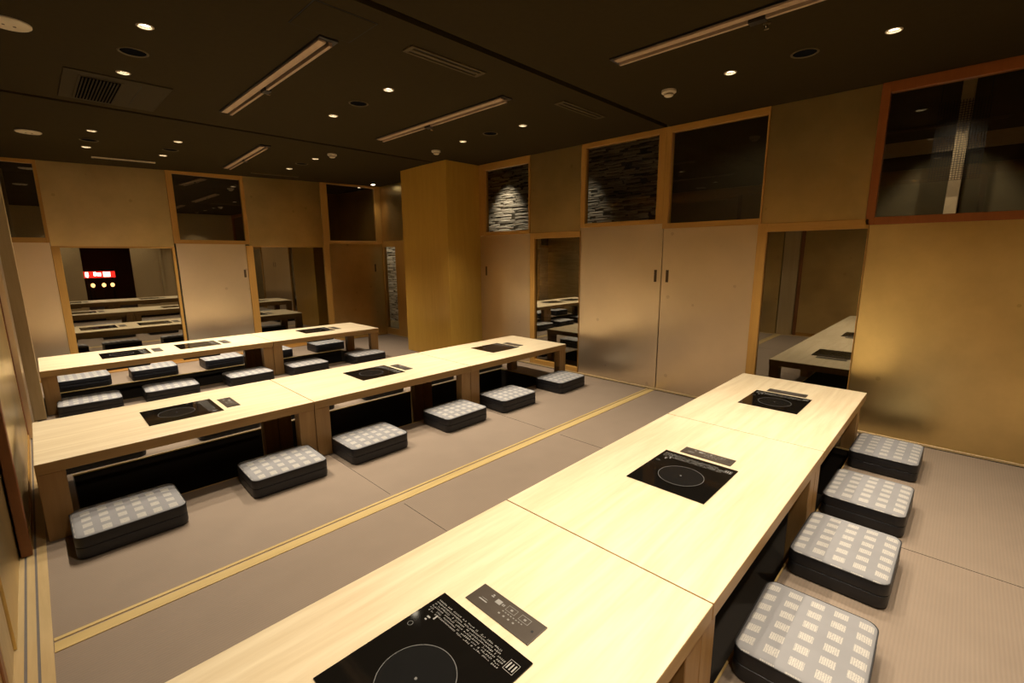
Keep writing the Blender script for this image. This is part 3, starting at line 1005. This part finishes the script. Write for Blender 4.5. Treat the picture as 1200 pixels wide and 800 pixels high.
def make_cooker():
    e = empty('induction_cooker', (0, 0, ZT))
    w, d = .392, .350
    MB().box(0, w, 0, d, 0.0003, .004, .0012, 2).build('glass_plate', M['ceramic'], e)
    MB().box(.02, w - .02, .02, d - .02, -.125, -TH - .0005, .006, 1).build('cooker_body', M['black'], e)
    cx, cy, R = .168, .172, .098
    z1 = .0043
    zn = MB().lathe(cx, cy, [(R - .003, .0041), (R - .003, z1)], 64).build('heating_zone', M['zone'], e)
    MB().lathe(cx, cy, [(R - .002, .0041), (R - .002, z1 + .0002), (R, z1 + .0002), (R, .0041)], 72, False, False).build('zone_ring', M['ringp'], e)
    MB().lathe(cx, cy, [(.004, z1 + .0001), (.004, z1 + .0003)], 14).build('zone_centre', M['ringp'], e)
    # printed notes: rows of tiny characters running along the panel-side edge
    t = MB()
    rnd = random.Random(7)
    for r in range(6):
        x = .318 + r * .0085
        y = .335
        yend = .055 + (.02 if r > 3 else 0)
        while y > yend:
            lc = rnd.choice((.003, .004, .005))
            if rnd.random() < .86:
                xo = rnd.uniform(0, .0018)
                t.box(x + xo, x + xo + .0012, y - lc, y, z1, z1 + .0002)
                if rnd.random() < .8:
                    t.box(x + .0035, x + .0047, y - lc, y - lc * .3, z1, z1 + .0002)
                if rnd.random() < .6:
                    t.box(x + .0008, x + .0045, y - lc * .6, y - lc * .35, z1, z1 + .0002)
            y -= lc + .0016
    # boxed mark at the end of the notes
    for a, b, c_, d_ in ((.330, .3312, .014, .046), (.362, .3632, .014, .046), (.330, .3632, .014, .0152), (.330, .3632, .0448, .046)):
        t.box(a, b, c_, d_, z1, z1 + .0002)
    for k in range(3):
        t.box(.336, .357, .019 + k * .009, .023 + k * .009, z1, z1 + .0002)
    # small marks near the corner
    t.box(.306, .322, .288, .293, z1, z1 + .0002).box(.300, .305, .300, .312, z1, z1 + .0002).box(.290, .295, .303, .310, z1, z1 + .0002)
    MB().lathe(.255, .325, [(.008, z1), (.008, z1 + .0002), (.0066, z1 + .0002), (.0066, z1)], 24, False, False).build('round_mark', M['ringp'], e)
    t.build('printed_notes', M['print_'], e)
    # control plate set apart on the table
    px0, py0 = .422, .046
    cp = MB().box(px0, px0 + .080, py0, py0 + .246, 0.0003, .0035, .0012, 2).build('control_plate', M['panelplate'], e)
    k = MB()
    zz_ = .0037

    def q(u0, u1, v0, v1):   # u across (towards cooker), v along plate from far end
        k.box(px0 + .080 - u1, px0 + .080 - u0, py0 + .246 - v1, py0 + .246 - v0, zz_, zz_ + .0003)
    q(.020, .024, .052, .062)
    q(.014, .018, .054, .060)
    q(.018, .034, .076, .096)
    q(.022, .030, .100, .104)
    q(.022, .030, .106, .109)
    for v in (.118, .168):
        for a, b, c_, d_ in ((.014, .034, v, v + .001), (.014, .034, v + .034, v + .035), (.014, .015, v, v + .035), (.033, .034, v, v + .035)):
            q(a, b, c_, d_)
        q(.021, .027, v + .014, v + .022)
    for j in range(8):
        q(.040, .043, .116 + j * .010, .121 + j * .010)
    for j in range(4):
        q(.052, .057, .112 + j * .018, .118 + j * .018)
    q(.050, .054, .030, .062)
    q(.044, .045, .034, .058)
    k.build('control_marks', M['print_'], cp)
    k = MB().lathe(px0 + .040, py0 + .020, [(.004, .0036), (.004, .0042)], 16)
    k.build('power_key', M['black'], cp)
    return e


ck0 = make_cooker()
COOK = [(.338, .643, 'front', 'black induction cooker closest to the camera with printed notes and control plate'),
        (1.752, .638, 'front', 'black induction cooker on the middle table of the front row'),
        (3.200, .645, 'front', 'black induction cooker on the front-row table at the gold wall'),
        (.373, 3.360, 'middle', 'black induction cooker on the middle-row table beside the sliding panels'),
        (1.748, 3.362, 'middle', 'black induction cooker on the centre table of the middle row'),
        (3.195, 3.372, 'middle', 'black induction cooker on the middle-row table at the gold wall end'),
        (.388, 5.985, 'rear', 'black induction cooker on the long rear table, the one closer to the sliding panels'),
        (1.030, 5.990, 'rear', 'black induction cooker on the long rear table, the one closer to the table joint'),
        (2.383, 6.015, 'rear', 'black induction cooker on the rear-row table near the column')]
for i, (x, y, r, lb) in enumerate(COOK):
    o = ck0 if i == 0 else copy_tree(ck0)
    o.location = (x, y, ZT)
    tag(o, lb, 'induction cooker', 'induction cookers set in the tables')

# ------------------------------------------------------------------ floor cushions


def make_cushion():
    e = empty('floor_cushion', (0, 0, 0))
    hx, hy, c = .222, .178, .040
    lo = [(hx - .010, hy - .010, c - .01, .0006), (hx - .002, hy - .002, c, .006), (hx, hy, c, .018), (hx, hy, c, .050), (hx - .001, hy - .001, c, .058), (hx - .0045, hy - .0045, c - .003, .0605)]
    MB().stack(lo).build('lower_pad', M['vinyl'], e, True)
    up = [(hx - .0045, hy - .0045, c - .003, .0608), (hx - .001, hy - .001, c, .063), (hx - .0005, hy - .0005, c, .072), (hx - .001, hy - .001, c, .104), (hx - .004, hy - .004, c - .003, .111)]
    MB().stack(up).build('upper_pad', M['vinyl'], e, True)
    b = MB()
    tp = [(hx - .004, hy - .004, c - .003, .1112), (hx - .008, hy - .008, c - .006, .1155), (hx - .018, hy - .018, c - .014, .1190), (hx - .05, hy - .05, .02, .1225), (hx - .10, hy - .10, .015, .1255), (hx - .16, hy - .16, .008, .1265)]
    b.stack(tp)
    b.build('top_cover', M['cloth'], e, True)['label'] = 'grey top cloth printed with pale hatched rectangles'
    ring = []
    for sx, sy, a0 in ((1, 1, 0), (-1, 1, PI / 2), (-1, -1, PI), (1, -1, 1.5 * PI)):
        for k in range(6):
            a = a0 + k / 5 * PI / 2
            ring.append((sx * (hx - c - .002) + c * math.cos(a), sy * (hy - c - .002) + c * math.sin(a), .1115))
    MB().tube(ring, .0022, 6, True).build('piping', M['piping'], e, True)
    return e


cu0 = make_cushion()
ORD5 = ('closest to the sliding panels', 'second from the sliding panels', 'third from the sliding panels', 'third from the gold wall', 'second from the gold wall', 'closest to the gold wall')
cush = []
for k, x in enumerate((.197, .963, 1.573, 2.370, 3.008, 3.812)):
    cush.append((x, 2.982, (.6, -1.2, .8, 1, -.5, 1.2)[k], 'grey printed cushion, aisle side of middle row, ' + ORD5[k], 'cushions on the aisle side of the middle row'))
for k, x in enumerate((.197, .965, 1.60, 2.350, 3.02, 3.80)):
    cush.append((x, 4.235, (-1, .8, .5, -1.2, .6, -.5)[k], 'grey printed cushion hidden behind the middle row, ' + ORD5[k], 'cushions on the far side of the middle row'))
for k, x in enumerate((1.688, 2.392, 3.050, 3.836)):
    cush.append((x, .236, (1.2, -.6, -1, -.8)[k], 'grey printed cushion beside the front table row, ' + ('closest to the camera', 'second from the camera', 'second from the gold panel', 'closest to the gold panel')[k], 'cushions beside the front row'))
ORDR = ('closest to the sliding panels', 'second from the sliding panels', 'middle one of five', 'second from the column', 'closest to the column')
for k, x in enumerate((.240, .856, 1.575, 2.218, 3.010)):
    cush.append((x, 5.690, (-1.5, -2, 1.5, 1, -1)[k], 'grey printed cushion before the rear table row, ' + ORDR[k], 'cushions on the camera side of the rear row'))
for k, x in enumerate((.262, .885, 1.605, 2.230, 2.995)):
    cush.append((x, 6.855, (1, -.8, .7, -1, 1.5)[k], 'grey printed cushion behind the rear table row, ' + ORDR[k], 'cushions on the wall side of the rear row'))
for i, (x, y, rz, lb, g) in enumerate(cush):
    o = cu0 if i == 0 else copy_tree(cu0)
    o.location = (x, y, .0006)
    o.rotation_euler.z = math.radians(rz)
    tag(o, lb, 'cushion', g)

# ------------------------------------------------------------------ lamps
WARM = (1.0, .875, .69)


def spot(x, y, z, power, angle, blend=.5, r=.03, aim=None, col=WARM):
    l = bpy.data.lights.new('spot_lamp', 'SPOT')
    l.energy = power
    l.spot_size = math.radians(angle)
    l.spot_blend = blend
    l.shadow_soft_size = r
    l.color = col
    o = bpy.data.objects.new('spot_lamp', l)
    C.objects.link(o)
    o.location = (x, y, z)
    if aim:
        d = Vector(aim) - Vector((x, y, z))
        o.rotation_euler = d.to_track_quat('-Z', 'Y').to_euler()
    return o


for (x, y) in LIGHTS_DARK:
    spot(x, y, ceil_z(x, y) - .006, 34 if y < 2 else (84 if y < 5 else 78), 80, .75, .04)
for (x, y) in LIGHTS_BRIGHT:
    spot(x, y, ceil_z(x, y) - .008, 78 if y < 2 else 86, 92, .85, .03)
spot(4.16, 7.22, ceil_z(4.16, 7.22) - .012, 8, 100, .7, .03)
# corridor wall-washers and an added fill
spot(5.12, 5.42, 2.80, 60, 66, 1.0, .03, (5.5, 5.42, 1.6))
spot(5.15, 3.85, 2.80, 11, 52, 1.0, .03, (5.5, 3.85, 1.7))
spot(5.12, 9.15, 2.80, 110, 75, .5, .03, (5.5, 9.15, 1.3))
spot(5.0, 1.7, 2.82, 7, 140, .8, .05)  # weak unaimed fill, added to lift the dark corridor behind the high windows
spot(5.0, .2, 2.82, 50, 60, .5, .03, (5.5, .17, 1.2))

w = bpy.data.worlds.new('World')
scene.world = w
w.use_nodes = True
w.node_tree.nodes['Background'].inputs[0].default_value = (.02, .015, .01, 1)
w.node_tree.nodes['Background'].inputs[1].default_value = 0.3

# ------------------------------------------------------------------ camera
cam = bpy.data.cameras.new('camera')
co = bpy.data.objects.new('camera', cam)
C.objects.link(co)
f, pitch, yaw, roll = 543.62, math.radians(10.612), math.radians(44.16), math.radians(-.341)
fw_ = Vector((math.cos(yaw), math.sin(yaw), 0))
rt = Vector((math.sin(yaw), -math.cos(yaw), 0))
up = Vector((0, 0, 1))
F = fw_ * math.cos(pitch) - up * math.sin(pitch)
U = fw_ * math.sin(pitch) + up * math.cos(pitch)
R = rt * math.cos(roll) + U * math.sin(roll)
U = U * math.cos(roll) - rt * math.sin(roll)
co.matrix_world = Matrix(((R.x, U.x, -F.x, 0), (R.y, U.y, -F.y, 0), (R.z, U.z, -F.z, 1.4), (0, 0, 0, 1)))
cam.sensor_width = 36
cam.sensor_fit = 'HORIZONTAL'
cam.lens = f / 1200 * 36
cam.clip_start = .02
scene.camera = co

scene.view_settings.view_transform = 'Standard'
scene.view_settings.look = 'None'
scene.view_settings.gamma = 1
scene.view_settings.use_curve_mapping = False
scene.view_settings.exposure = 0.18
scene.cycles.max_bounces = 10
scene.cycles.transparent_max_bounces = 12
scene.cycles.glossy_bounces = 6
scene.cycles.diffuse_bounces = 5
scene.cycles.caustics_reflective = False
scene.cycles.caustics_refractive = False
scene.cycles.sample_clamp_indirect = 4
